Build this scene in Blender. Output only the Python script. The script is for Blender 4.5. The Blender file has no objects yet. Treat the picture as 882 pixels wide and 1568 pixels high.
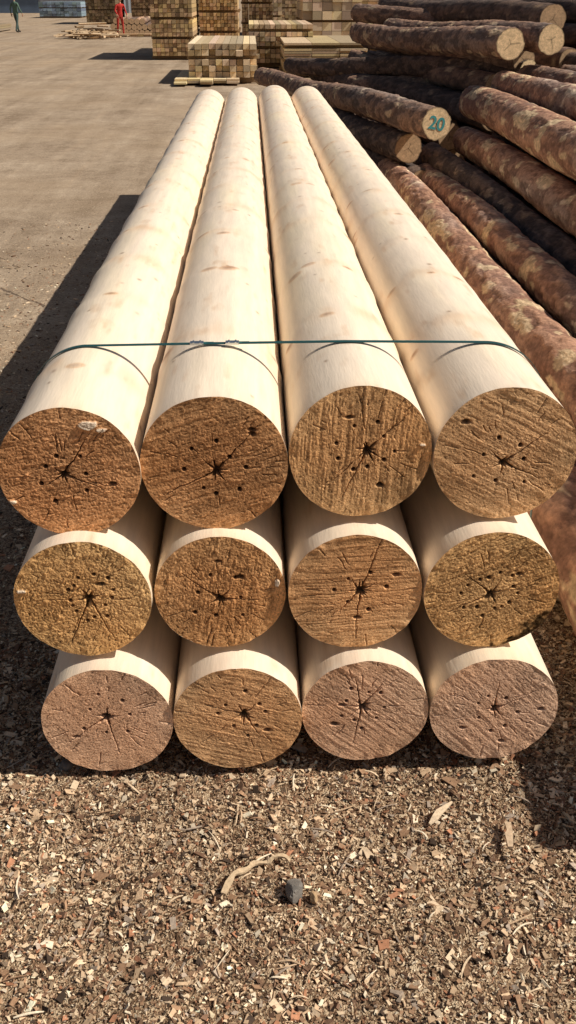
import bpy, math, numpy as np
from mathutils import Vector, Matrix
rng=np.random.default_rng(7)
sc=bpy.context.scene
# ---------------------------------------------------------------- noise
def _h(ix,iy,iz,s):
    h=(ix*374761393+iy*668265263+iz*1274126177+s*974634777)&0xffffffff
    h=((h^(h>>13))*1274126177)&0xffffffff
    h=h^(h>>16)
    return h/4294967295.0
def vn(x,y,z,s=0):
    x,y,z=np.broadcast_arrays(np.asarray(x,float),np.asarray(y,float),np.asarray(z,float))
    ix=np.floor(x).astype(np.int64);iy=np.floor(y).astype(np.int64);iz=np.floor(z).astype(np.int64)
    fx=x-ix;fy=y-iy;fz=z-iz
    fx=fx*fx*(3-2*fx);fy=fy*fy*(3-2*fy);fz=fz*fz*(3-2*fz)
    r=0
    for a in(0,1):
        for b in(0,1):
            for c in(0,1):
                r=r+_h(ix+a,iy+b,iz+c,s)*(fx if a else 1-fx)*(fy if b else 1-fy)*(fz if c else 1-fz)
    return r*2-1
def fbm(x,y,z,s=0,o=4):
    r=0;a=1;t=0
    for i in range(o):
        r=r+a*vn(x*2**i,y*2**i,z*2**i,s+i*17);t+=a;a*=.5
    return r/t
# ---------------------------------------------------------------- mesh builder
class MB:
    def __init__(s): s.v=[];s.q=[];s.c=[];s.m=[];s.n=0
    def add(s,v,q,c,m=0):
        v=np.asarray(v,float).reshape(-1,3);q=np.asarray(q,np.int64).reshape(-1,4)
        c=np.broadcast_to(np.asarray(c,float),(len(v),3))
        s.v.append(v);s.q.append(q+s.n);s.c.append(c);s.m.append(np.full(len(q),m));s.n+=len(v)
    def build(s,name,mats,smooth=True,loc=(0,0,0)):
        v=np.concatenate(s.v);q=np.concatenate(s.q);c=np.concatenate(s.c);m=np.concatenate(s.m)
        v=v-np.array(loc)
        me=bpy.data.meshes.new(name)
        me.vertices.add(len(v));me.vertices.foreach_set('co',v.astype(np.float32).ravel())
        me.loops.add(q.size);me.loops.foreach_set('vertex_index',q.astype(np.int32).ravel())
        me.polygons.add(len(q));me.polygons.foreach_set('loop_start',(np.arange(len(q))*4).astype(np.int32))
        me.polygons.foreach_set('material_index',m.astype(np.int32))
        me.polygons.foreach_set('use_smooth',np.full(len(q),smooth))
        me.update(calc_edges=True)
        a=me.color_attributes.new('Col','FLOAT_COLOR','POINT')
        a.data.foreach_set('color',np.concatenate([c,np.ones((len(c),1))],1).astype(np.float32).ravel())
        for k in mats: me.materials.append(k)
        o=bpy.data.objects.new(name,me);o.location=loc;sc.collection.objects.link(o)
        return o
def gridq(nu,nv,wrap):
    i=np.arange(nu if wrap else nu-1);j=np.arange(nv-1)
    I,J=np.meshgrid(i,j);I=I.ravel();J=J.ravel();I2=(I+1)%nu
    return np.stack([J*nu+I,J*nu+I2,(J+1)*nu+I2,(J+1)*nu+I],1)
BQ=np.array([[0,3,2,1],[4,5,6,7],[0,1,5,4],[1,2,6,5],[2,3,7,6],[3,0,4,7]])
def box(mb,c,s,col,m=0,rz=0,jit=0):
    x,y,z=s[0]/2,s[1]/2,s[2]/2
    v=np.array([[-x,-y,-z],[x,-y,-z],[x,y,-z],[-x,y,-z],[-x,-y,z],[x,-y,z],[x,y,z],[-x,y,z]])
    if jit: v=v+rng.normal(0,jit,v.shape)
    if rz: 
        ca,sa=math.cos(rz),math.sin(rz);v=v@np.array([[ca,sa,0],[-sa,ca,0],[0,0,1]])
    mb.add(v+np.array(c),BQ,col,m)
# ---------------------------------------------------------------- materials
def N(nt,t,**k):
    n=nt.nodes.new(t)
    for a,b in k.items(): setattr(n,a,b)
    return n
def mat_attr(name,rough=.7,scale=40,stretch=(1,1,1),amt=.35,bump=.3,bdist=.002,bscale=120,spec=.3):
    m=bpy.data.materials.new(name);m.use_nodes=True;nt=m.node_tree;L=nt.links
    b=nt.nodes['Principled BSDF'];b.inputs['Roughness'].default_value=rough
    b.inputs['Specular IOR Level'].default_value=spec
    at=N(nt,'ShaderNodeAttribute',attribute_name='Col')
    tc=N(nt,'ShaderNodeTexCoord');mp=N(nt,'ShaderNodeMapping');mp.inputs['Scale'].default_value=stretch
    L.new(tc.outputs['Object'],mp.inputs['Vector'])
    n1=N(nt,'ShaderNodeTexNoise');n1.inputs['Scale'].default_value=scale;n1.inputs['Detail'].default_value=6;n1.inputs['Roughness'].default_value=.65
    L.new(mp.outputs[0],n1.inputs['Vector'])
    mr=N(nt,'ShaderNodeMapRange');mr.inputs['From Min'].default_value=.3;mr.inputs['From Max'].default_value=.7
    mr.inputs['To Min'].default_value=1-amt;mr.inputs['To Max'].default_value=1+amt
    L.new(n1.outputs['Fac'],mr.inputs['Value'])
    vm=N(nt,'ShaderNodeVectorMath',operation='SCALE');L.new(at.outputs['Color'],vm.inputs[0]);L.new(mr.outputs[0],vm.inputs['Scale'])
    L.new(vm.outputs[0],b.inputs['Base Color'])
    n2=N(nt,'ShaderNodeTexNoise');n2.inputs['Scale'].default_value=bscale;n2.inputs['Detail'].default_value=5
    L.new(mp.outputs[0],n2.inputs['Vector'])
    bp=N(nt,'ShaderNodeBump');bp.inputs['Strength'].default_value=bump;bp.inputs['Distance'].default_value=bdist
    L.new(n2.outputs['Fac'],bp.inputs['Height']);L.new(bp.outputs[0],b.inputs['Normal'])
    return m
M_pole=mat_attr('peeled_wood',.5,14,(3,.35,3),.09,.35,.002,60,.4)
M_face=mat_attr('end_grain',.9,190,(1,1,1),.38,.7,.0022,300,.05)
M_bark=mat_attr('bark',.9,35,(1,1,1),.35,.9,.008,70,.15)
M_cut=mat_attr('cut_end',.85,60,(1,1,1),.25,.5,.003,150,.15)
M_lumber=mat_attr('sawn_lumber',.8,6,(6,.5,6),.2,.3,.004,30,.2)
M_chip=mat_attr('wood_chip',.9,90,(1,1,1),.25,.5,.002,200,.1)
M_strap=mat_attr('strap_plastic',.4,50,(1,1,1),.05,.1,.001,100,.5)
M_cloth=mat_attr('cloth_and_skin',.9,20,(1,1,1),.15,.3,.004,40,.1)
M_plain=mat_attr('painted_metal',.6,1.5,(1,1,1),.12,.1,.004,20,.3)
M_metal=bpy.data.materials.new('steel_seal');M_metal.use_nodes=True
bb=M_metal.node_tree.nodes['Principled BSDF'];bb.inputs['Metallic'].default_value=1;bb.inputs['Roughness'].default_value=.35;bb.inputs['Base Color'].default_value=(.6,.62,.62,1)
# ---------------------------------------------------------------- ground
def gh(x,y):
    near=np.exp(-((np.maximum(0,np.hypot(x,y-2)-3))/3)**2)
    return near*(fbm(x*3,y*3,0,5,4)*.014+fbm(x*22,y*22,0,9,3)*.009)-.006*near
def spaced():
    fx=list(np.arange(-2.0,2.001,.0125))
    out=[];s=.0125;x=2.0
    while x<700: 
        s*=1.12;x+=s;out.append(x)
    return np.array([-k for k in out[::-1]]+fx+out)
xs=spaced()
ys=spaced()+2.6
X,Y=np.meshgrid(xs,ys)
Z=gh(X,Y)
mb=MB();mb.add(np.stack([X.ravel(),Y.ravel(),Z.ravel()],1),gridq(len(xs),len(ys),False),(.3,.25,.2))
M_ground=bpy.data.materials.new('yard_ground');M_ground.use_nodes=True
nt=M_ground.node_tree;L=nt.links;b=nt.nodes['Principled BSDF'];b.inputs['Roughness'].default_value=.95;b.inputs['Specular IOR Level'].default_value=.1
tc=N(nt,'ShaderNodeTexCoord')
def noise(sc_,det=6,ro=.6,vec=None):
    n=N(nt,'ShaderNodeTexNoise');n.inputs['Scale'].default_value=sc_;n.inputs['Detail'].default_value=det;n.inputs['Roughness'].default_value=ro
    L.new(vec or tc.outputs['Object'],n.inputs['Vector']);return n
def ramp(fac,stops):
    r=N(nt,'ShaderNodeValToRGB');e=r.color_ramp.elements
    while len(e)<len(stops): e.new(.5)
    for k,(p_,c_) in zip(e,stops): k.position=p_;k.color=(*c_,1)
    L.new(fac,r.inputs['Fac']);return r
def mix(f,a,b_,mode='MIX'):
    m=N(nt,'ShaderNodeMix',data_type='RGBA',blend_type=mode)
    if isinstance(f,(int,float)): m.inputs[0].default_value=f
    else: L.new(f,m.inputs[0])
    for s_,i in((a,6),(b_,7)):
        if isinstance(s_,tuple): m.inputs[i].default_value=(*s_,1)
        else: L.new(s_,m.inputs[i])
    return m.outputs[2]
def math_(op,a,b_=None,clamp=False):
    m=N(nt,'ShaderNodeMath',operation=op,use_clamp=clamp)
    for s_,i in((a,0),(b_,1)):
        if s_ is None: continue
        if isinstance(s_,(int,float)): m.inputs[i].default_value=s_
        else: L.new(s_,m.inputs[i])
    return m.outputs[0]
pal=[(0,(.06,.038,.024)),(.2,(.14,.085,.05)),(.4,(.26,.165,.10)),(.58,(.40,.275,.17)),(.78,(.55,.41,.265)),(1,(.72,.58,.40))]
def vor(s_):
    v=N(nt,'ShaderNodeTexVoronoi');v.inputs['Scale'].default_value=s_;v.inputs['Randomness'].default_value=1
    wn=noise(s_*.7,2);av=N(nt,'ShaderNodeVectorMath',operation='MULTIPLY_ADD')
    L.new(wn.outputs['Color'],av.inputs[0]);av.inputs[1].default_value=(.6/s_,.6/s_,0);L.new(tc.outputs['Object'],av.inputs[2])
    L.new(av.outputs[0],v.inputs['Vector']);return v
v1=vor(230);v2=vor(90);v3=vor(26)
def sep(v):
    s=N(nt,'ShaderNodeSeparateColor');L.new(v.outputs['Color'],s.inputs[0]);return s
sx=sep(v1);sx2=sep(v2);sx3=sep(v3)
sp=N(nt,'ShaderNodeSeparateXYZ');L.new(tc.outputs['Object'],sp.inputs[0])
mulch=mix(math_('GREATER_THAN',sx2.outputs[1],.7),ramp(sx.outputs[0],pal).outputs[0],ramp(sx2.outputs[0],pal).outputs[0])
mulch=mix(.5,mulch,ramp(noise(3.2,8,.7).outputs['Fac'],[(.3,(.5,.43,.35)),(.7,(1.15,1.08,1.0))]).outputs[0],'MULTIPLY')
conc=ramp(noise(.9,10,.7).outputs['Fac'],[(.28,(.25,.185,.13)),(.5,(.40,.315,.23)),(.72,(.53,.43,.325))]).outputs[0]
conc=mix(.8,conc,ramp(noise(38,8,.8).outputs['Fac'],[(.32,(.34,.31,.27)),(.5,(1,1,1)),(.72,(1.35,1.3,1.2))]).outputs[0],'MULTIPLY')
conc=mix(.6,conc,ramp(noise(4.5,8,.75).outputs['Fac'],[(.35,(.58,.53,.47)),(.6,(1.1,1.08,1.05))]).outputs[0],'MULTIPLY')
trk=N(nt,'ShaderNodeMapping');trk.inputs['Scale'].default_value=(1.6,.10,1);trk.inputs['Rotation'].default_value=(0,0,math.radians(9));L.new(tc.outputs['Object'],trk.inputs['Vector'])
conc=mix(.65,conc,ramp(noise(1.0,7,.7,trk.outputs[0]).outputs['Fac'],[(.38,(.60,.57,.54)),(.55,(1,1,1)),(.68,(1.2,1.15,1.08))]).outputs[0],'MULTIPLY')
conc=mix(math_('MULTIPLY',ramp(noise(.25,6).outputs['Fac'],[(.45,(0,0,0)),(.65,(1,1,1))]).outputs[0],.5),conc,(.40,.29,.185))
for vv,ss,th_,cc in((v2,sx2,.74,(.11,.07,.04)),(v3,sx3,.90,(.14,.085,.05)),(v3,sx3,-.07,(.65,.52,.38)),(v2,sx2,-.12,(.7,.58,.42))):
    crumb=ramp(vv.outputs['Distance'],[(.12,(1,1,1)),(.22,(0,0,0))]).outputs[0]
    sel=math_('GREATER_THAN',ss.outputs[2],th_) if th_>0 else math_('LESS_THAN',ss.outputs[2],-th_)
    conc=mix(math_('MULTIPLY',math_('MULTIPLY',crumb,sel),.8),conc,cc)
cl=math_('ADD',math_('ADD',sp.outputs[1],math_('MULTIPLY',sp.outputs[0],1.15)),math_('MULTIPLY',noise(3,4).outputs['Fac'],.25))
ck=math_('LESS_THAN',math_('ABSOLUTE',math_('SUBTRACT',cl,4.95)),.016)
conc=mix(math_('MULTIPLY',math_('MULTIPLY',ck,math_('LESS_THAN',sp.outputs[0],-1.45)),.85),conc,(.07,.05,.04))
dist=math_('ADD',sp.outputs[1],math_('MULTIPLY',noise(.9,6,.7).outputs['Fac'],4.0))
side=math_('MULTIPLY',math_('MAXIMUM',math_('SUBTRACT',math_('MULTIPLY',sp.outputs[0],-1),0.2),0),.9)
dd=math_('ADD',dist,side)
mk=N(nt,'ShaderNodeMapRange',interpolation_type='SMOOTHSTEP');mk.inputs['From Min'].default_value=4.0;mk.inputs['From Max'].default_value=11;mk.inputs['To Min'].default_value=1;mk.inputs['To Max'].default_value=0.15
L.new(dd,mk.inputs['Value'])
rt=N(nt,'ShaderNodeMapRange',interpolation_type='SMOOTHSTEP');rt.inputs['From Min'].default_value=.3;rt.inputs['From Max'].default_value=1.2
L.new(sp.outputs[0],rt.inputs['Value'])
nearr=N(nt,'ShaderNodeMapRange');nearr.inputs['From Min'].default_value=22;nearr.inputs['From Max'].default_value=30;nearr.inputs['To Min'].default_value=1;nearr.inputs['To Max'].default_value=0
L.new(sp.outputs[1],nearr.inputs['Value'])
mask=math_('MAXIMUM',mk.outputs[0],math_('MULTIPLY',rt.outputs[0],nearr.outputs[0]))
col=mix(mask,conc,mulch)
L.new(col,b.inputs['Base Color'])
hh=math_('ADD',math_('MULTIPLY',noise(45,8,.75).outputs['Fac'],1.3),math_('MULTIPLY',math_('MULTIPLY',v1.outputs['Distance'],mask),.8))
bp=N(nt,'ShaderNodeBump');bp.inputs['Strength'].default_value=.9;bp.inputs['Distance'].default_value=.008
L.new(hh,bp.inputs['Height']);L.new(bp.outputs[0],b.inputs['Normal'])
mb.build('ground',[M_ground])
# ---------------------------------------------------------------- chips
PC=np.array([[.74,.56,.37],[.57,.40,.25],[.34,.205,.12],[.19,.11,.068],[.07,.047,.033],[.42,.33,.25],[.42,.20,.11],[.86,.72,.52]])
PW=np.array([.17,.20,.21,.18,.11,.06,.05,.07])
def chips(name,n,xf,smin,smax,pw=PW,mean=.011,flat=.35):
    x,y=xf(n)
    Ln=np.clip(np.exp(rng.normal(math.log(mean),.5,n)),smin,smax)
    W=Ln*rng.uniform(.2,.75,n);T=np.clip(Ln*rng.uniform(.08,.25,n),.001,.006)
    yaw=rng.uniform(0,6.283,n);ti=rng.normal(0,flat,n);tj=rng.normal(0,flat*.8,n)
    base=np.array([[-1,-1,-1],[1,-1,-1],[1,1,-1],[-1,1,-1],[-1,-1,1],[1,-1,1],[1,1,1],[-1,1,1]])*.5
    v=base[None]*np.stack([Ln,W,T],1)[:,None,:]
    sc1=(1+rng.uniform(-.55,.35,(n,4,2)));sc2=np.concatenate([sc1,sc1],1)
    v[:,:,:2]*=sc2
    c,s_=np.cos(ti)[:,None],np.sin(ti)[:,None]
    vx=v[:,:,0]*c+v[:,:,2]*s_;vz=-v[:,:,0]*s_+v[:,:,2]*c;vy=v[:,:,1]
    c,s_=np.cos(tj)[:,None],np.sin(tj)[:,None]
    vy,vz=vy*c-vz*s_,vy*s_+vz*c
    c,s_=np.cos(yaw)[:,None],np.sin(yaw)[:,None]
    wx=vx*c-vy*s_;wy=vx*s_+vy*c
    z=gh(x,y)+rng.uniform(-.001,.004,n)+np.abs(np.sin(ti))*Ln*.2
    V=np.stack([wx+x[:,None],wy+y[:,None],vz+z[:,None]],2).reshape(-1,3)
    Q=(BQ[None]+np.arange(n)[:,None,None]*8).reshape(-1,4)
    ci=rng.choice(len(PC),n,p=pw/pw.sum());C=PC[ci]*rng.uniform(.65,1.15,(n,1))
    patch=1+.45*fbm(x*3.2,y*3.2,0,77,4);C=np.clip(C*patch[:,None],.02,.9)
    m=MB();m.add(V,Q,np.repeat(C,8,0));return m.build(name,[M_chip],False)
chips('wood_chip_litter',80000,lambda n:(rng.uniform(-1.35,1.4,n),1.0+1.6*rng.uniform(0,1,n)),.003,.026,mean=.0075,flat=.45)
chips('bark_flake_litter',800,lambda n:(rng.uniform(-1.3,1.5,n),1.0+1.7*rng.uniform(0,1,n)),.014,.05,np.array([.15,.2,.25,.2,.08,.07,.14,.02]),.021,.25)
chips('yard_litter',14000,lambda n:(-.6-3.4*rng.beta(1,1.6,n),2.4+7*rng.beta(1,1.6,n)),.004,.04,mean=.010,flat=.2)
chips('gap_litter',5000,lambda n:(rng.uniform(.7,1.6,n),rng.uniform(2.3,9,n)),.006,.05,mean=.015)
def strip(mb,pts,w,t,col):
    pts=np.array(pts,float);n=len(pts)
    tg=np.gradient(pts,axis=0);tg/=np.linalg.norm(tg,axis=1)[:,None]
    sd=np.cross(tg,[0,0,1]);sd/=np.linalg.norm(sd,axis=1)[:,None]
    ww=np.broadcast_to(w,(n,))[:,None]
    V=[]
    for a,c in((-1,-1),(1,-1),(1,1),(-1,1)): V.append(pts+sd*ww*a/2+np.array([0,0,1])*t*c/2)
    V=np.stack(V,1).reshape(-1,3)
    mb.add(V,gridq(4,n,True),col)
    mb.add(V[:4],[[0,1,2,3]],col);mb.add(V[-4:],[[3,2,1,0]],col)
m=MB()
for k in range(300):
    x=rng.uniform(-1.2,1.3);y=1.05+1.4*rng.uniform()**1.2;a=rng.uniform(0,6.28);l=rng.uniform(.02,.075)
    z=float(gh(x,y))+.007
    bend=rng.normal(0,.25)
    pts=[(x+math.cos(a+bend*t)*l*t,y+math.sin(a+bend*t)*l*t,z+.004*math.sin(3*t)) for t in np.linspace(0,1,5)]
    strip(m,pts,rng.uniform(.0015,.005)*np.array([.6,1,1,.9,.4]),.002,PC[rng.choice([0,1,1,2,5,7])]*rng.uniform(.8,1.05))
m.build('splinter_litter',[M_chip],False)
m=MB();t=np.linspace(0,1,22)
px=-.098+.165*t+.004*np.sin(t*23);py=1.545+.10*np.clip(np.sin(t*2.0)**.6,0,1)+.005*np.sin(t*17)
strip(m,np.stack([px,py,.016+.006*np.sin(t*9)],1),(.013-.005*t)*(1+.3*np.sin(t*31)),.006,(.58,.43,.27))
m.build('curved_wood_shaving',[M_chip],False)
m=MB();strip(m,[(.43,1.745,.012),(.446,1.76,.018),(.46,1.778,.02),(.50,1.81,.022)],[.006,.017,.019,.004],.005,(.72,.56,.38));m.build('wood_splinter',[M_chip],False)
m=MB();strip(m,[(.62,1.66,.014),(.623,1.69,.022),(.629,1.71,.02),(.63,1.735,.02)],[.012,.020,.014,.017],.008,(.55,.40,.26));m.build('wood_splinter.001',[M_chip],False)
def stone(loc,s,col,seed):
    r=np.random.default_rng(seed);nu,nv=22,14
    U,V=np.meshgrid(np.linspace(0,2*np.pi,nu,endpoint=False),np.linspace(.02,np.pi-.02,nv))
    d=np.stack([np.cos(U)*np.sin(V),np.sin(U)*np.sin(V),np.cos(V)],2).reshape(-1,3)
    pl=r.normal(0,1,(11,3));pl/=np.linalg.norm(pl,axis=1)[:,None]
    rad=np.min(np.where(d@pl.T>.15,r.uniform(.62,.95,11)/np.maximum(d@pl.T,.15),9),axis=1).clip(0,1.15)
    m=MB();m.add(d*rad[:,None]*np.array(s)+np.array(loc),gridq(nu,nv,True),col);return m.build('stone',[M_cut],False,loc)
stone((.07,1.545,.016),(.024,.026,.028),(.20,.18,.155),3)
stone((.115,1.53,.010),(.010,.018,.015),(.4,.27,.15),5)
stone((-.55,2.0,.01),(.02,.02,.015),(.16,.14,.12),6)
# ---------------------------------------------------------------- peeled poles
FAR=10.35
CONV=.07
def pole(cx,cz,R,y0,y1,faceCol,seed,top,rough=.5,saw=0.6,sawang=0.3,ncr=9,nh=7,soot=False,flap=None):
    r_=np.random.default_rng(seed);mb=MB()
    na=220 if top else 96
    if top: yy=np.concatenate([np.arange(y0,4.4,.008),np.arange(4.4,y1,.02),[y1]])
    else: yy=np.concatenate([np.arange(y0,y0+.5,.01),np.arange(y0+.5,y1,.15),[y1]])
    th=np.linspace(0,2*np.pi,na,endpoint=False)
    def rimy(t): return fbm(np.cos(t)*5,np.sin(t)*5,0,seed,4)*.004
    def tp(y): return 1-CONV*(y-y0)/(FAR-2)
    def rad(t,y): return R*tp(y)*(1+.010*vn(np.cos(t)*1.2,np.sin(t)*1.2,y*.25,seed+9)+.003*vn(np.cos(t)*4,np.sin(t)*4,y*1.5,seed+10))
    T,YY=np.meshgrid(th,yy)
    rr=rad(T,YY)
    col=np.ones(T.shape+(3,))*np.array([.85,.70,.535])
    st=fbm(np.cos(T)*9,np.sin(T)*9,YY*.8,seed+4,3);st2=fbm(np.cos(T)*1.6,np.sin(T)*1.6,YY*1.3,seed+6,3)
    col*=(1+.08*st+.07*st2)[...,None];col[...,2]*=(1-.14*np.clip(st2,0,1))
    nb=fbm(np.cos(T)*2.5,np.sin(T)*2.5,YY*6,seed+21,3)
    scu=np.clip(fbm(np.cos(T)*5,np.sin(T)*5,YY*9,seed+22,4)-.28,0,1)*1.2
    col*=1-scu[...,None]*np.array([.25,.42,.58])
    if top:
        y=y0+r_.uniform(.25,.6)
        while y<y1:
            wy=y+.03*np.sin(T+seed)+.035*nb
            band=np.exp(-((YY-wy)/.055)**2)
            rr=rr+band*.005*(.6+.4*np.cos(3*T+seed))
            k=r_.uniform(.2,1.0)
            col*=1-(band*k*np.clip(.4+nb*1.3,0,1))[...,None]*np.array([.11,.24,.36])
            for _ in range(r_.integers(3,7)):
                ta=r_.uniform(0,6.28);ky=y+r_.normal(0,.035);s=r_.uniform(.6,1.4)
                da=((T-ta+np.pi)%(2*np.pi)-np.pi)*R;dy=YY-ky
                q=np.sqrt((da/(.013*s))**2+(dy/(.009*s))**2)
                kn=np.exp(-q**4);ring=np.exp(-((q-1.35)/.4)**2)
                col*=1-kn[...,None]*np.array([.6,.76,.84])*r_.uniform(.5,1)-ring[...,None]*np.array([.16,.30,.42])
                rr=rr+.0018*np.exp(-(q/2)**2)
            y+=r_.uniform(.38,.7)
        for _ in range(95):
            ta=r_.uniform(0,6.28);ky=r_.uniform(y0+.05,y1);s=r_.uniform(.4,1.0)
            da=((T-ta+np.pi)%(2*np.pi)-np.pi)*R;dy=YY-ky
            q=np.sqrt((da/(.009*s))**2+(dy/(.014*s))**2);kn=np.exp(-q**2)
            col*=1-kn[...,None]*np.array([.65,.76,.84])*r_.uniform(.4,1)
    e=np.exp(-(YY-y0)/.03)*np.clip(.3+nb,0,1)
    col*=1-e[...,None]*np.array([.12,.22,.3])
    fade=np.exp(-(YY-y0)/.012)
    cxx=.08+(cx-.08)*tp(YY)
    P=np.stack([cxx+rr*np.cos(T),YY+rimy(T)*fade,cz+rr*np.sin(T)],2)
    mb.add(P.reshape(-1,3),gridq(na,len(yy),True),np.clip(col,.02,.95).reshape(-1,3),0)
    # sawn face
    nf=440;nr=130
    t=np.linspace(0,2*np.pi,nf,endpoint=False);q=np.linspace(.004,1,nr)
    T,Q=np.meshgrid(t,q);RR=Q*rad(T,y0)
    u=RR*np.cos(T);v=RR*np.sin(T)
    ca,sa=math.cos(sawang),math.sin(sawang);a=u*ca+v*sa;c=-u*sa+v*ca
    wob=fbm(u*14,v*14,0,seed+30,3)
    lines=fbm(a*10,(c+wob*.006)*260,0,seed+31,3)
    lines2=vn(a*5,(c+wob*.004)*110,0,seed+34)
    fine=fbm(u*260,v*260,0,seed+32,3)
    med=fbm(u*60,v*60,0,seed+33,4)
    ht=.0008*saw*lines+.0006*saw*lines2+.0008*rough*med+.0011*rough*fine
    torn=np.clip(fbm(a*40,c*120,0,seed+36,3)*2.2-.75,0,1)*rough
    ht=ht+torn*.0022
    M=np.ones(T.shape)
    pc=(.012*r_.normal(),.012*r_.normal());pr=np.hypot(u-pc[0],v-pc[1])*(1+.05*wob)
    rings=np.sin(pr*2*np.pi/.0045+3*wob)
    M*=1+.06*rings+.26*saw*lines+.14*saw*lines2+.34*rough*fine+.22*med
    M*=1+.36*fbm(u*9,v*9,0,seed+40,3)
    pit=np.clip(fbm(a*110,c*300,0,seed+41,2)*3-1.1,0,1)*(.4+.6*rough)
    M*=1-.6*pit
    M*=1+.3*torn
    C=np.array(faceCol)*np.clip(M,.12,1.45)[...,None]
    warm=fbm(u*7,v*7,0,seed+44,3)
    C=C*(1+warm[...,None]*np.array([0,-.10,-.20]))
    hr=np.clip((pr/R-.6)*3,0,1);C*=1+hr[...,None]*np.array([.06,.09,.10])
    dark=np.zeros(T.shape)
    A=np.arctan2(v-pc[1],u-pc[0])
    angs=np.cumsum(r_.uniform(.5,1.5,ncr));angs=angs/angs[-1]*2*np.pi+r_.uniform(0,6)
    for i,an in enumerate(angs):
        big=i%4==0;Lc=R*(r_.uniform(.5,.9) if big else r_.uniform(.12,.3));w0=.0018 if big else .0014
        x=(u-pc[0])*math.cos(an)+(v-pc[1])*math.sin(an);yv=-(u-pc[0])*math.sin(an)+(v-pc[1])*math.cos(an)
        yv=yv+.0022*vn(x*40,0,0,seed+50+i)+.0009*vn(x*190,0,0,seed+70+i)
        w=w0*np.clip(1-x/Lc,0,1)**.5*np.where(x<R*.16,1.5,.75)+1e-5
        mk_=np.exp(-(yv/w)**2)*(x>0)*(x<Lc);dark=np.maximum(dark,mk_*(.85 if big else .95))
    for i in range(20):
        an=r_.uniform(0,6.28);x=(u-pc[0])*math.cos(an)+(v-pc[1])*math.sin(an);yv=-(u-pc[0])*math.sin(an)+(v-pc[1])*math.cos(an)
        yv=yv+.0015*vn(x*60,0,0,seed+90+i);l0=R*r_.uniform(.3,.85);l1=l0+R*r_.uniform(.08,.3)
        mk_=np.exp(-(yv/.0008)**2)*(x>l0)*(x<l1);dark=np.maximum(dark,mk_*.5)
    core=np.exp(-((np.hypot(u-pc[0],v-pc[1])*(1+.5*vn(np.cos(A)*2.5,np.sin(A)*2.5,0,seed+5)))/.0105)**4);dark=np.maximum(dark,core)
    for i in range(nh):
        an=2*np.pi*(i+r_.uniform(-.25,.25))/nh;hr_=R*r_.uniform(.26,.46)
        q2=np.hypot(u-pc[0]-hr_*math.cos(an),v-pc[1]-hr_*math.sin(an))
        dark=np.maximum(dark,np.exp(-(q2/r_.uniform(.0040,.0056))**6))
    for i in range(r_.integers(1,4)):
        an=r_.uniform(0,6.28);hr_=R*r_.uniform(.35,.8);x=u-hr_*math.cos(an);yv=v-hr_*math.sin(an)
        q2=np.hypot(x/.010,yv/.005)*(1+.5*med);dark=np.maximum(dark,.85*np.exp(-q2**4))
    ht=ht-.014*dark-.0015*pit
    C=C*(1-.94*dark[...,None])+np.array([.012,.008,.006])*dark[...,None]
    if flap:
        for fx_,fy_,fw,fh_ in flap:
            q2=np.hypot((u-fx_)/fw,(v-fy_)/fh_)*(1+.6*med+.25*wob);fm=np.clip((1-q2)*5,0,1)
            C=C*(1-fm[...,None])+np.array([.80,.64,.47])*fm[...,None];ht=ht+fm*.005
    if soot:
        s_=np.clip((np.cos(A+.85)*Q-.80+.2*med)*9,0,1);C=C*(1-.9*s_[...,None])
    mx=C.max(-1,keepdims=True);C=C*np.minimum(1,.9/np.maximum(mx,1e-4))
    edge=np.clip((Q-.97)/.03,0,1)
    ht=ht*(1-edge)
    P=np.stack([cx+u,y0-ht+rimy(T)*np.clip((Q-.7)/.3,0,1)**2,cz+v],2)
    mb.add(P.reshape(-1,3),gridq(nf,nr,True)[:,::-1],np.clip(C,.004,.92).reshape(-1,3),1)
    q=np.linspace(.01,1,8);T,Q=np.meshgrid(th,q);RR=Q*rad(T,y1)
    mb.add(np.stack([.08+(cx-.08)*tp(y1)+RR*np.cos(T),y1+0*T,cz+RR*np.sin(T)],2).reshape(-1,3),gridq(na,8,True),faceCol,1)
    return mb.build('peeled_pine_pole',[M_pole,M_face],True,(cx,y0,cz))
A_=[(-.451,.887,.170,2.055),(-.103,.899,.178,2.065),(.25,.924,.173,2.065),(.602,.916,.175,2.060)]
B_=[(-.444,.558,.171,2.00),(-.099,.556,.167,2.02),(.245,.557,.172,2.01),(.594,.556,.174,2.005)]
C_=[(-.409,.197,.174,1.955),(-.063,.2,.171,1.95),(.279,.207,.170,1.96),(.625,.206,.172,1.955)]
fcA=[[(.60,.29,.125),1.0,.5,.2],[(.58,.29,.125),.8,.8,.3],[(.68,.375,.165),.6,1.1,1.5],[(.74,.42,.20),.5,.7,-.5]]
fcB=[[(.80,.46,.19),1.1,.3,1.0],[(.62,.32,.135),1.0,.7,1.4],[(.78,.42,.19),.4,1.0,.05],[(.70,.39,.16),.9,1.0,.5]]
fcC=[[(.84,.50,.30),.5,.5,.8],[(.78,.44,.21),.5,.7,-.3],[(.84,.50,.30),.4,.7,-.7],[(.86,.53,.335),.5,.6,-.8]]
sd=11
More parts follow.
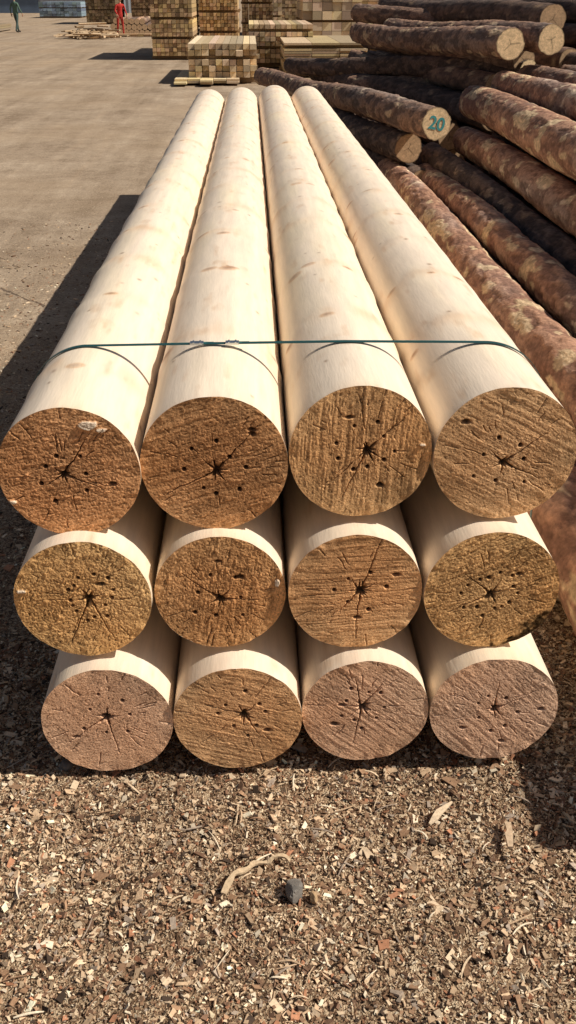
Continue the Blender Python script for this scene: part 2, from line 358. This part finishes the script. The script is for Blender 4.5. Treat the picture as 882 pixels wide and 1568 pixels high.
for row,(lst,f_) in enumerate(zip((A_,B_,C_),(fcA,fcB,fcC))):
    for i,((cx,cz,R,y0),(c_,ro,sw,an)) in enumerate(zip(lst,f_)):
        sd+=101
        fl={(0,0):[(.055,.125,.026,.012),(.085,.112,.012,.007),(-.145,-.075,.012,.007)],(1,1):[(.145,.03,.006,.012)],(1,0):[(-.15,.03,.012,.005)],(0,2):[(.15,.02,.008,.004)]}.get((row,i))
        pole(cx,cz,R,y0,FAR+rng.uniform(-.06,.08)-.35*(row>0),c_,sd,row==0,ro,sw,an,ncr=5+i%3*2,nh=[7,8,9,7][i] if row!=1 else [14,7,6,14][i],soot=(row==1 and i==3),flap=fl)
# strap round the whole stack
def hull(p):
    p=sorted(set(map(tuple,p)))
    def half(p):
        h=[]
        for q in p:
            while len(h)>1 and (h[-1][0]-h[-2][0])*(q[1]-h[-2][1])-(h[-1][1]-h[-2][1])*(q[0]-h[-2][0])<=0: h.pop()
            h.append(q)
        return h
    a=half(p);b_=half(p[::-1]);return a[:-1]+b_[:-1]
pts=[]
for (cx,cz,R,y0) in A_+B_+C_:
    for t in np.linspace(0,2*np.pi,96,endpoint=False): pts.append((round(cx+(R+.003)*math.cos(t),5),round(cz+(R+.003)*math.sin(t),5)))
hp=np.array(hull(pts));n=len(hp)
def ysf(x): return 2.375+.11*np.clip((.25-np.asarray(x))/.7,0,1)
m=MB();cen=hp.mean(0);out=(hp-cen);out/=np.linalg.norm(out,axis=1)[:,None]
V=[]
for dy,o in((-.008,0),(.008,0),(.008,.0016),(-.008,.0016)):
    V.append(np.stack([hp[:,0]+out[:,0]*o,ysf(hp[:,0])+dy,hp[:,1]+out[:,1]*o],1))
V=np.stack(V,1).reshape(-1,3);q=gridq(4,n,True);last=[[ (n-1)*4+i,(n-1)*4+(i+1)%4,(i+1)%4,i] for i in range(4)]
m.add(V,np.concatenate([q,np.array(last)]),(.008,.055,.052))
for x in(-.155,-.06):
    zz=np.interp(x,*zip(*sorted([(h[0],h[1]) for h in hp if h[1]>1.0])))
    yc=float(ysf(x))
    box(m,(x,yc,zz+.002),(.036,.021,.005),(.6,.6,.6),1)
    box(m,(x-.009,yc,zz+.0055),(.004,.022,.002),(.6,.6,.6),1);box(m,(x+.009,yc,zz+.0055),(.004,.022,.002),(.6,.6,.6),1)
    box(m,(x+.03,yc,zz+.002),(.03,.014,.002),(.02,.1,.09),0)
m.build('packing_strap',[M_strap,M_metal],False)
# ---------------------------------------------------------------- bark logs
def barklog(a,b_,R,seed,kind='red',hi=True,cutc=(.62,.42,.22),taper=.04):
    a=np.array(a,float);b_=np.array(b_,float);ax=b_-a;Ln=np.linalg.norm(ax);ax/=Ln
    sdv=np.cross(ax,[0,0,1]);sdv/=np.linalg.norm(sdv);up=np.cross(sdv,ax)
    na=96 if hi else 40;ny=int(Ln/(.022 if hi else .07))+2
    T,S=np.meshgrid(np.linspace(0,2*np.pi,na,endpoint=False),np.linspace(0,Ln,ny))
    k=R*7;cu,su=np.cos(T)*k,np.sin(T)*k
    big=fbm(cu*.5,su*.5,S*.9,seed,3);patch=fbm(cu*2.4,su*2.4,S*9,seed+1,4);fine=fbm(cu*9,su*9,S*30,seed+2,3)
    flake=np.clip((patch+.1)*6,0,1)
    rr=R*(1+taper*(S/Ln-.5))+.012*big+.005*flake+.004*fine+.005*patch
    r_=np.random.default_rng(seed)
    for _ in range(int(Ln*1.3)):
        ta=r_.uniform(0,6.28);ky=r_.uniform(.2,Ln-.2);da=((T-ta+np.pi)%(2*np.pi)-np.pi)*R
        rr=rr+r_.uniform(.006,.02)*np.exp(-((da/.022)**2+((S-ky)/.024)**2))
    P=a+ax*S[...,None]+sdv*(rr*np.cos(T))[...,None]+up*(rr*np.sin(T))[...,None]
    P[...,2]+=.02*np.sin(S*1.1+seed)[...]
    if kind=='red': c1,c2,c3,th_=(.42,.235,.15),(.27,.145,.097),(.68,.50,.30),.19
    elif kind=='dark': c1,c2,c3,th_=(.17,.11,.08),(.09,.062,.05),(.32,.21,.13),.38
    else: c1,c2,c3,th_=(.30,.18,.122),(.16,.10,.075),(.55,.39,.24),.31
    c1,c2,c3=map(np.array,(c1,c2,c3))
    C=c2+(c1-c2)*flake[...,None]
    pale=np.clip((fbm(cu*1.5,su*1.5,S*5.5,seed+7,4)-th_)*16,0,1)
    C=C+(c3-C)*pale[...,None]*.85
    grey=np.clip(fbm(cu*.8,su*.8,S*1.2,seed+8,3)*2,0,1)*.45
    C=C*(1-grey[...,None])+grey[...,None]*C.mean(-1,keepdims=True)*np.array([1.1,1.0,.92])
    C=C*(1+.50*fine+.30*big)[...,None]
    mb=MB();mb.add(P.reshape(-1,3),gridq(na,ny,True),np.clip(C,.02,.9).reshape(-1,3),0)
    for e,S0 in enumerate((0,-1)):
        ctr=(a if e==0 else b_).copy();ctr[2]+=.02*math.sin((0 if e==0 else Ln)*1.1+seed)
        edge=P[S0];nr=22
        q=np.linspace(.02,1,nr)[:,None,None]
        PP=ctr+(edge[None]-ctr)*q
        Tm,Qm=np.meshgrid(np.linspace(0,2*np.pi,na,endpoint=False),np.linspace(.02,1,nr))
        ring=np.sin(Qm*R/.006*2*np.pi*.5+2*vn(np.cos(Tm)*2,np.sin(Tm)*2,0,seed))
        cc=np.array(cutc)*(1+.10*ring+.25*fbm(np.cos(Tm)*Qm*6,np.sin(Tm)*Qm*6,0,seed+20,3))[...,None]
        cc=cc*(1-.7*np.clip((Qm-.93)/.05,0,1))[...,None]
        for i in range(3):
            an=(seed*1.7+i*1.9)%6.28;d_=np.abs((Tm-an+np.pi)%(2*np.pi)-np.pi)*Qm
            cc=cc*(1-.45*(np.exp(-(d_/.04)**2)*(Qm<.35+.3*((seed+i)%2))))[...,None]
        mb.add(PP.reshape(-1,3),gridq(na,nr,True),np.clip(cc,.02,.9).reshape(-1,3),1)
    return mb.build('bark_log',[M_bark,M_cut],True,tuple((a+b_)/2))
def ext(a,b_,y):
    a=np.array(a,float);b_=np.array(b_,float);return tuple(a+(b_-a)*((y-a[1])/(b_[1]-a[1])))
LG=[]
A=((1.53,11.41,.18),(1.44,4.07,.36));LG.append((A[0],ext(*A,1.66),.125,'red',1))
B=((1.82,10.4,.23),(1.73,5.2,.43));LG.append((B[0],ext(*B,1.9),.115,'red',1))
C=((1.94,10.77,.37),(2.1,6.29,.34));LG.append((C[0],ext(*C,3),.12,'dark',1))
D_=((2.29,10.74,.51),(2.25,6.92,.58));LG.append((D_[0],ext(*D_,2.6),.14,'red',1))
E=((2.45,11.2,.84),(2.33,7.3,.92));LG.append((E[0],ext(*E,3.0),.17,'red',1))
LG.append(((.2,18.57,.57),(1.73,9.43,.84),.14,'mid',1))
LG.append(((.75,15.0,.46),(1.60,10.2,.50),.14,'dark',1))
LG.append(((1.05,14.2,.2),(1.72,9.9,.2),.14,'dark',1))
LG.append(((1.79,17.58,1.58),(4.1,13.28,1.52),.14,'mid',1))
LG.append(((1.66,16.18,1.34),(2.66,10.67,1.42),.14,'mid',1))
LG.append(((2.2,16.5,1.40),(3.08,10.69,1.47),.14,'mid',1))
LG.append(((.73,18.9,.74),(3.26,12.1,1.1),.13,'dark',1))
LG.append(((1.56,15.81,.66),(3.42,12.78,.9),.13,'mid',1))
LG.append(((3.1,17.0,1.08),(3.80,11.0,1.05),.14,'mid',1))
LG.append(((1.22,7.4,.14),(1.14,2.2,.17),.14,'red',1))
LG.append(((1.45,9.5,.10),(1.40,1.75,.13),.12,'mid',1))
LG.append(((1.56,3.75,.64),(1.52,1.56,.66),.15,'red',1))
for i,(x,z,y0,y1,k) in enumerate([(1.70,.13,2.1,9.5,'dark'),(1.98,.13,2.2,10,'dark'),(2.26,.14,2.4,10.3,'dark'),(2.55,.14,2.3,11,'dark'),(2.84,.14,2.6,10.8,'dark'),(3.15,.15,2.5,11,'dark'),
   (2.55,.40,2.8,10.6,'mid'),(2.82,.42,2.6,11.2,'dark'),(3.12,.43,3,11,'mid'),(2.62,.72,3.3,11.0,'mid'),(2.9,.76,3,11.3,'red'),(3.2,.80,3,11,'mid'),(2.72,1.06,3.5,10.9,'red'),(3.05,1.10,3.6,11.2,'mid'),(3.4,.5,3,11,'dark'),(3.4,1.1,3.3,11,'mid'),(3.5,.2,3,11,'dark'),(3.5,.8,3,11,'dark')]):
    LG.append(((x+rng.normal(0,.04),y1,z),(x+rng.normal(0,.04)-.05,y0,z+.02),.135,k,1 if z>.6 else 0))
for lay,(z,xs0,nn) in enumerate([(.14,.75,17),(.40,1.0,16),(.66,1.35,14),(.92,2.0,11),(1.18,2.1,9),(1.44,2.75,8),(1.68,2.6,8),(1.92,3.6,6)]):
    for i in range(nn):
        xb=xs0+i*.29+rng.normal(0,.05);dx=rng.uniform(.9,1.9);yb=rng.uniform(17.2,19);yf=rng.uniform(11.2,12.6)
        LG.append(((xb-.2,yb,z+rng.normal(0,.03)),(xb+dx*.8,yf,z+rng.normal(0,.03)),rng.uniform(.12,.15),['mid','dark','mid','dark'][rng.integers(4)],0))
for i,(a,b_,R,k,hi) in enumerate(LG): barklog(a,b_,R,300+i*13,k,bool(hi),cutc=(.72,.52,.30) if hi and i not in(6,7) else (.50,.33,.19))
# painted number on the cut end
a,b_=np.array(LG[5][0]),np.array(LG[5][1]);Ln=np.linalg.norm(b_-a)
seed=300+5*13
ctr=b_.copy();ctr[2]+=.02*math.sin(Ln*1.1+seed)
dirv=Vector(b_-a).normalized()
cu=bpy.data.curves.new('painted_number','FONT');cu.body='20';cu.size=.16;cu.align_x='CENTER';cu.align_y='CENTER';cu.offset=.003
tx=bpy.data.objects.new('painted_number',cu);sc.collection.objects.link(tx)
zax=dirv;xax=Vector((0,0,1)).cross(zax).normalized();yax=zax.cross(xax)
mt=Matrix((xax,yax,zax)).transposed().to_4x4();mt.translation=Vector(ctr)+dirv*.004
tx.matrix_world=mt@Matrix.Rotation(math.radians(-12),4,'Z')
mp_=bpy.data.materials.new('teal_paint');mp_.use_nodes=True;mp_.node_tree.nodes['Principled BSDF'].inputs['Base Color'].default_value=(.05,.28,.28,1);mp_.node_tree.nodes['Principled BSDF'].inputs['Roughness'].default_value=.6
cu.materials.append(mp_)
bpy.context.view_layer.update()
lo=[o for o in sc.objects if o.name=='bark_log.005'][0]
tx.parent=lo;tx.matrix_parent_inverse=Matrix.Translation(-lo.location)
# ---------------------------------------------------------------- sawn lumber stacks
def lumber(x0,x1,y0,ln,z0,h,bw,bh,col,name='lumber_stack',gap=0,every=5,bear=True,jit=.02):
    m=MB();z=z0;k=0
    if bear:
        for yy in(y0+.3,y0+ln*.5,y0+ln-.3): box(m,((x0+x1)/2,yy,z/2+.01),(x1-x0+.1,.12,z0-.02 if z0>.03 else .02),(.28,.19,.11))
    while z<z0+h:
        if k and k%every==0:
            for yy in(y0+.25,y0+ln*.5,y0+ln-.25): box(m,((x0+x1)/2,yy,z+.035),(x1-x0+.06,.09,.07),(.35,.24,.13))
            z+=.07
        x=x0
        while x<x1-bw*.5:
            c=np.array(col)*rng.uniform(.5,1.2)*np.array([1,rng.uniform(.92,1.03),rng.uniform(.82,1.05)])
            box(m,(x+bw/2,y0+ln/2+rng.normal(0,jit),z+bh/2),(bw-.012,ln,bh-.010),c);x+=bw
        z+=bh;k+=1
    return m.build(name,[M_lumber],False)
lumber(-3.08,-1.78,33.5,4,.12,2.3,.13,.12,(.62,.43,.23),every=4)
lumber(-1.70,-.35,36.5,4,.12,2.6,.12,.11,(.54,.37,.20),every=5)
lumber(-.30,.9,43,4,.12,2.6,.14,.13,(.46,.31,.17),every=5)
lumber(-1.44,.16,24.4,4.6,.14,.70,.16,.13,(.74,.57,.37),every=3,jit=.08)
lumber(-1.75,-.1,23.7,3,.05,.06,.3,.05,(.7,.54,.34),bear=False,name='loose_planks',jit=.2)
lumber(-.02,1.75,29.6,4.4,.14,.95,.15,.12,(.64,.48,.30),every=3,jit=.07)
lumber(.85,3.0,26.2,4.6,.12,.62,.7,.06,(.56,.43,.27),every=4,jit=.05)
lumber(3.2,5.2,27.5,4.6,.12,.9,.3,.1,(.45,.33,.2),every=4,jit=.05)
lumber(1.9,4.0,38,5,.12,2.0,.35,.28,(.72,.57,.38),every=3,jit=.05)
lumber(4.2,6.9,41,5,.12,2.3,.35,.28,(.7,.54,.35),every=3,jit=.05)
lumber(.2,1.7,52,5,.12,2.4,.2,.18,(.6,.46,.3),every=4)
lumber(-2.4,-.9,58,5,.12,2.6,.2,.18,(.4,.29,.18),every=4)
lumber(-10.9,-9.0,72,5,.12,2.6,.2,.18,(.24,.17,.10),every=4)
lumber(-8.2,-5.9,75,5,.12,2.6,.2,.18,(.3,.2,.12),every=4)
lumber(-5.2,-2.6,66,5,.12,2.6,.2,.18,(.36,.25,.15),every=4)
lumber(-16.5,-13.6,57,4,.05,.25,.3,.1,(.4,.32,.22),every=4)
lumber(-17.5,-14.0,90,4,.12,.9,.35,.2,(.25,.33,.40),every=3)
for x0,y0 in((5,56),(9,50),(7.5,66),(13,60),(2,74),(-3.5,84),(11,36),(15,44)):
    lumber(x0,x0+2.6,y0,5,.12,2.4,.24,.2,(.45,.33,.2),every=4)
lumber(-6.9,-4.4,51.3,.5,.02,.08,.3,.06,(.6,.4,.22),bear=False,name='loose_planks')
for i in range(26):
    lay=0 if i<11 else(1 if i<20 else 2);j=i-(0,11,20)[lay]
    barklog((-6.9+j*.26+lay*.15+rng.normal(0,.04),57,.14+lay*.25),(-6.9+j*.26+lay*.15,53,.14+lay*.25),.13,900+i*7,['red','mid','dark'][i%3],False,(.6,.42,.25))
m=MB()
for i in range(110):
    a=rng.uniform(0,3.14);l=rng.uniform(.4,1.4)
    box(m,(rng.normal(-7.5,.55),rng.normal(50.3,.8),.05+abs(rng.normal(0,.16))),(l,.1,.05),np.array([.6,.43,.26])*rng.uniform(.5,1.2),0,a,.02)
m.build('offcut_heap',[M_lumber],False)
m=MB()
for i in range(50):
    a=rng.uniform(0,3.14);l=rng.uniform(.2,.9)
    box(m,(rng.normal(-13,1.2),rng.normal(38,.8),.03+abs(rng.normal(0,.05))),(l,.08,.04),np.array([.5,.33,.18])*rng.uniform(.5,1.2),0,a,.02)
m.build('offcut_heap',[M_lumber],False)
# ---------------------------------------------------------------- warehouse in the distance
e=bpy.data.objects.new('warehouse',None);sc.collection.objects.link(e)
def part(mb,name,par,mats=[M_plain],smooth=False):
    o=mb.build(name,mats,smooth);o.parent=par;return o
m=MB();xa=np.arange(-60,-10.01,.25);zz=np.array([0,6.0]);XX,ZZ=np.meshgrid(xa,zz)
YY=112+.06*(np.arange(len(xa))%2)[None]+0*XX
m.add(np.stack([XX,YY,ZZ],2).reshape(-1,3),gridq(len(xa),2,False),(.34,.37,.40));box(m,(-60,122,3),(.2,20,6),(.3,.33,.36));box(m,(-10,122,3),(.2,20,6),(.3,.33,.36));box(m,(-35,132,3),(50,.2,6),(.3,.33,.36));part(m,'walls',e)
m=MB();m.add([(-61,111,6),(-9,111,6),(-9,122,8.6),(-61,122,8.6),(-61,133,6),(-9,133,6)],[[0,1,2,3],[3,2,5,4]],(.25,.12,.09));part(m,'roof',e)
m=MB()
for x in(-52,-38,-24): box(m,(x,111.9,2.1),(4.5,.12,4.2),(.10,.14,.2))
part(m,'doors',e)
m=MB()
for x in(-56,-47,-43,-33,-29,-18,-14): box(m,(x,111.9,3.6),(1.8,.1,1.2),(.06,.08,.1))
part(m,'windows',e)
# ---------------------------------------------------------------- people
def person(loc,rz,top,trous,hair,pose,hat=None):
    J={'pel':(0,0,.93),'spine':(0,.0,1.12),'chest':(0,.01,1.32),'neck':(0,.0,1.47),'headb':(0,-.01,1.53)}
    R={'pel':.135,'spine':.12,'chest':.145,'neck':.055,'headb':.055}
    E=[('pel','spine'),('spine','chest'),('chest','neck'),('neck','headb')]
    for s,S in((-1,'l'),(1,'r')):
        st=pose['step']*s;ar=-pose['step']*s*.6+pose.get('reach',0)
        J.update({'hip'+S:(s*.09,0,.88),'kn'+S:(s*.11,-st*.5-.03,.49),'an'+S:(s*.12,-st+.02,.09),'toe'+S:(s*.14,-st-.15,.04),
          'sh'+S:(s*.19,0,1.40),'el'+S:(s*.27,-ar*.4+.03,1.13),'wr'+S:(s*.27,-ar-.06,.90+abs(ar)*.25),'pa'+S:(s*.265,-ar-.09,.82+abs(ar)*.25)})
        R.update({'hip'+S:.10,'kn'+S:.066,'an'+S:.048,'toe'+S:.04,'sh'+S:.062,'el'+S:.046,'wr'+S:.032,'pa'+S:.032})
        E+=[('pel','hip'+S),('hip'+S,'kn'+S),('kn'+S,'an'+S),('an'+S,'toe'+S),('chest','sh'+S),('sh'+S,'el'+S),('el'+S,'wr'+S),('wr'+S,'pa'+S)]
    names=list(J);nb=len(names);vs=[J[k] for k in names];rs=[R[k] for k in names];ed=[(names.index(a),names.index(b_)) for a,b_ in E]
    for s,S in((-1,'l'),(1,'r')):
        p0=np.array(J['pa'+S]);pi=names.index('pa'+S)
        for j in range(5):
            off=np.array([0,-.03+.02*j,-.01]) if j<4 else np.array([-s*.01,-.045,.03])
            l=[.06,.075,.07,.055,.045][j];d1=np.array([-s*.15,-.1,-1]) if j<4 else np.array([-s*.3,-.6,-.7]);d1/=np.linalg.norm(d1)
            q1=p0+off+d1*.03;q2=q1+d1*l*.5;q3=q2+(d1+np.array([-s*.4,0,0]))*l*.4
            k=len(vs);vs+=[tuple(q1),tuple(q2),tuple(q3)];rs+=[.0095,.009,.0075];ed+=[(pi,k),(k,k+1),(k+1,k+2)]
    lean=pose.get('lean',0)
    vs=[(x,y-max(0,z-.9)*lean,z-max(0,z-.9)*lean*.25) for x,y,z in vs]
    me=bpy.data.meshes.new('p');me.from_pydata(vs,ed,[]);o=bpy.data.objects.new('p',me);sc.collection.objects.link(o)
    sk=o.modifiers.new('s','SKIN');sk.use_smooth_shade=True
    for v,r in zip(me.skin_vertices[0].data,rs): v.radius=(r,r*.85)
    me.skin_vertices[0].data[0].use_root=True
    sb=o.modifiers.new('d','SUBSURF');sb.levels=1;sb.render_levels=1
    dg=bpy.context.evaluated_depsgraph_get();m2=bpy.data.meshes.new_from_object(o.evaluated_get(dg));bpy.data.objects.remove(o)
    hx,hy,hz=vs[4];hz+=.13
    nu,nv=28,22;U,V=np.meshgrid(np.linspace(0,2*np.pi,nu,endpoint=False),np.linspace(.01,np.pi-.01,nv))
    x=np.cos(U)*np.sin(V);y=np.sin(U)*np.sin(V);z=np.cos(V)
    nose=np.exp(-((x/.16)**2+((z+.12)/.22)**2))*(y<0)*.16;chin=np.exp(-((x/.4)**2+((z+.8)/.25)**2))*(y<0)*.12
    eye=np.exp(-(((np.abs(x)-.36)/.14)**2+((z-.02)/.12)**2))*(y<0)
    ear=np.exp(-(((np.abs(x)-.98)/.1)**2+((z+.05)/.25)**2+((y)/.2)**2))*.14
    w=1-.22*np.clip(-z,0,1)
    hv=np.stack([hx+(x*w+np.sign(x)*ear)*.076,hy+(y-nose-chin+eye*.05)*.096,hz+z*.118],2)
    sk_=np.array([.5,.3,.2]);hc=np.tile(sk_,(nv,nu,1));hairm=(z>.42)|((y>.1)&(z>-.45));hc[hairm]=hat if hat is not None else hair
    hc[eye>.6]=(.05,.04,.03);mouth=(np.abs(x)<.3)&(np.abs(z+.5)<.07)&(y<0);hc[mouth]=(.35,.12,.1)
    mb=MB();mb.add(hv.reshape(-1,3),gridq(nu,nv,True),hc.reshape(-1,3))
    if hat is not None:
        T,S=np.meshgrid(np.linspace(0,6.2832,28,endpoint=False),np.array([0,1,2]));rr=np.array([.112,.135,.112])[:,None]
        mb.add(np.stack([hx+rr*np.cos(T),hy-.01+rr*1.15*np.sin(T),hz+.045+np.array([.008,0,-.004])[:,None]+0*T],2).reshape(-1,3),gridq(28,3,True),hat)
    ho=mb.build('hd',[M_cloth],True)
    co=np.empty(len(m2.vertices)*3);m2.vertices.foreach_get('co',co);co=co.reshape(-1,3)
    c=np.tile(np.array(top),(len(co),1)).astype(float)
    c[co[:,2]<.90]=trous;c[co[:,2]<.11]=(.04,.035,.03)
    for S in'lr':
        i=names.index('pa'+S);j=names.index('wr'+S)
        d=np.linalg.norm(co-np.array(vs[i]),axis=1);c[d<.13]=top
        hand=(d<.15)&(co[:,2]<vs[j][2]-.01)&(np.abs(co[:,0])>.2);c[hand]=sk_
    c[co[:,2]>vs[3][2]+.01]=sk_
    at=m2.color_attributes.new('Col','FLOAT_COLOR','POINT');at.data.foreach_set('color',np.concatenate([c,np.ones((len(c),1))],1).astype(np.float32).ravel())
    m2.materials.clear();m2.materials.append(M_cloth)
    po=bpy.data.objects.new('person',m2);sc.collection.objects.link(po)
    bpy.ops.object.select_all(action='DESELECT');ho.select_set(True);po.select_set(True);bpy.context.view_layer.objects.active=po;bpy.ops.object.join()
    for pl in po.data.polygons: pl.use_smooth=True
    po.location=loc;po.rotation_euler=(0,0,rz);return po
person((-12.37,57.2,0),2.6,(.10,.16,.12),(.07,.10,.09),(.02,.02,.02),{'step':.22})
person((-6.26,51.9,0),.5,(.50,.05,.04),(.42,.05,.04),(.02,.02,.02),{'step':.1,'lean':.25,'reach':.25},hat=(.45,.08,.05))
# ---------------------------------------------------------------- light, camera
EL,AZ=math.radians(48),math.radians(-10)
sdir=Vector((math.cos(EL)*math.cos(AZ),math.cos(EL)*math.sin(AZ),math.sin(EL)))
l=bpy.data.lights.new('sun','SUN');l.energy=5.0;l.angle=math.radians(.53);l.color=(1,.94,.85)
lo_=bpy.data.objects.new('sun',l);sc.collection.objects.link(lo_);lo_.rotation_euler=sdir.to_track_quat('Z','Y').to_euler();lo_.location=(10,0,12)
w=bpy.data.worlds.new('World');sc.world=w;w.use_nodes=True;wn=w.node_tree
sky=wn.nodes.new('ShaderNodeTexSky');sky.sky_type='NISHITA';sky.sun_disc=False;sky.sun_elevation=EL;sky.sun_rotation=math.radians(100);sky.air_density=1;sky.dust_density=2.5
wn.links.new(sky.outputs[0],wn.nodes['Background'].inputs[0]);wn.nodes['Background'].inputs[1].default_value=.05
cam=bpy.data.cameras.new('camera');co_=bpy.data.objects.new('camera',cam);sc.collection.objects.link(co_);sc.camera=co_
cam.sensor_fit='VERTICAL';cam.sensor_height=24;cam.sensor_width=24;cam.lens=24*1450/1568;cam.clip_start=.05;cam.clip_end=2000
co_.location=(0,0,1.9);co_.rotation_euler=(math.radians(90)-math.atan(796/1450),0,math.radians(-2.08))
sc.view_settings.view_transform='Standard';sc.view_settings.look='None';sc.view_settings.exposure=0
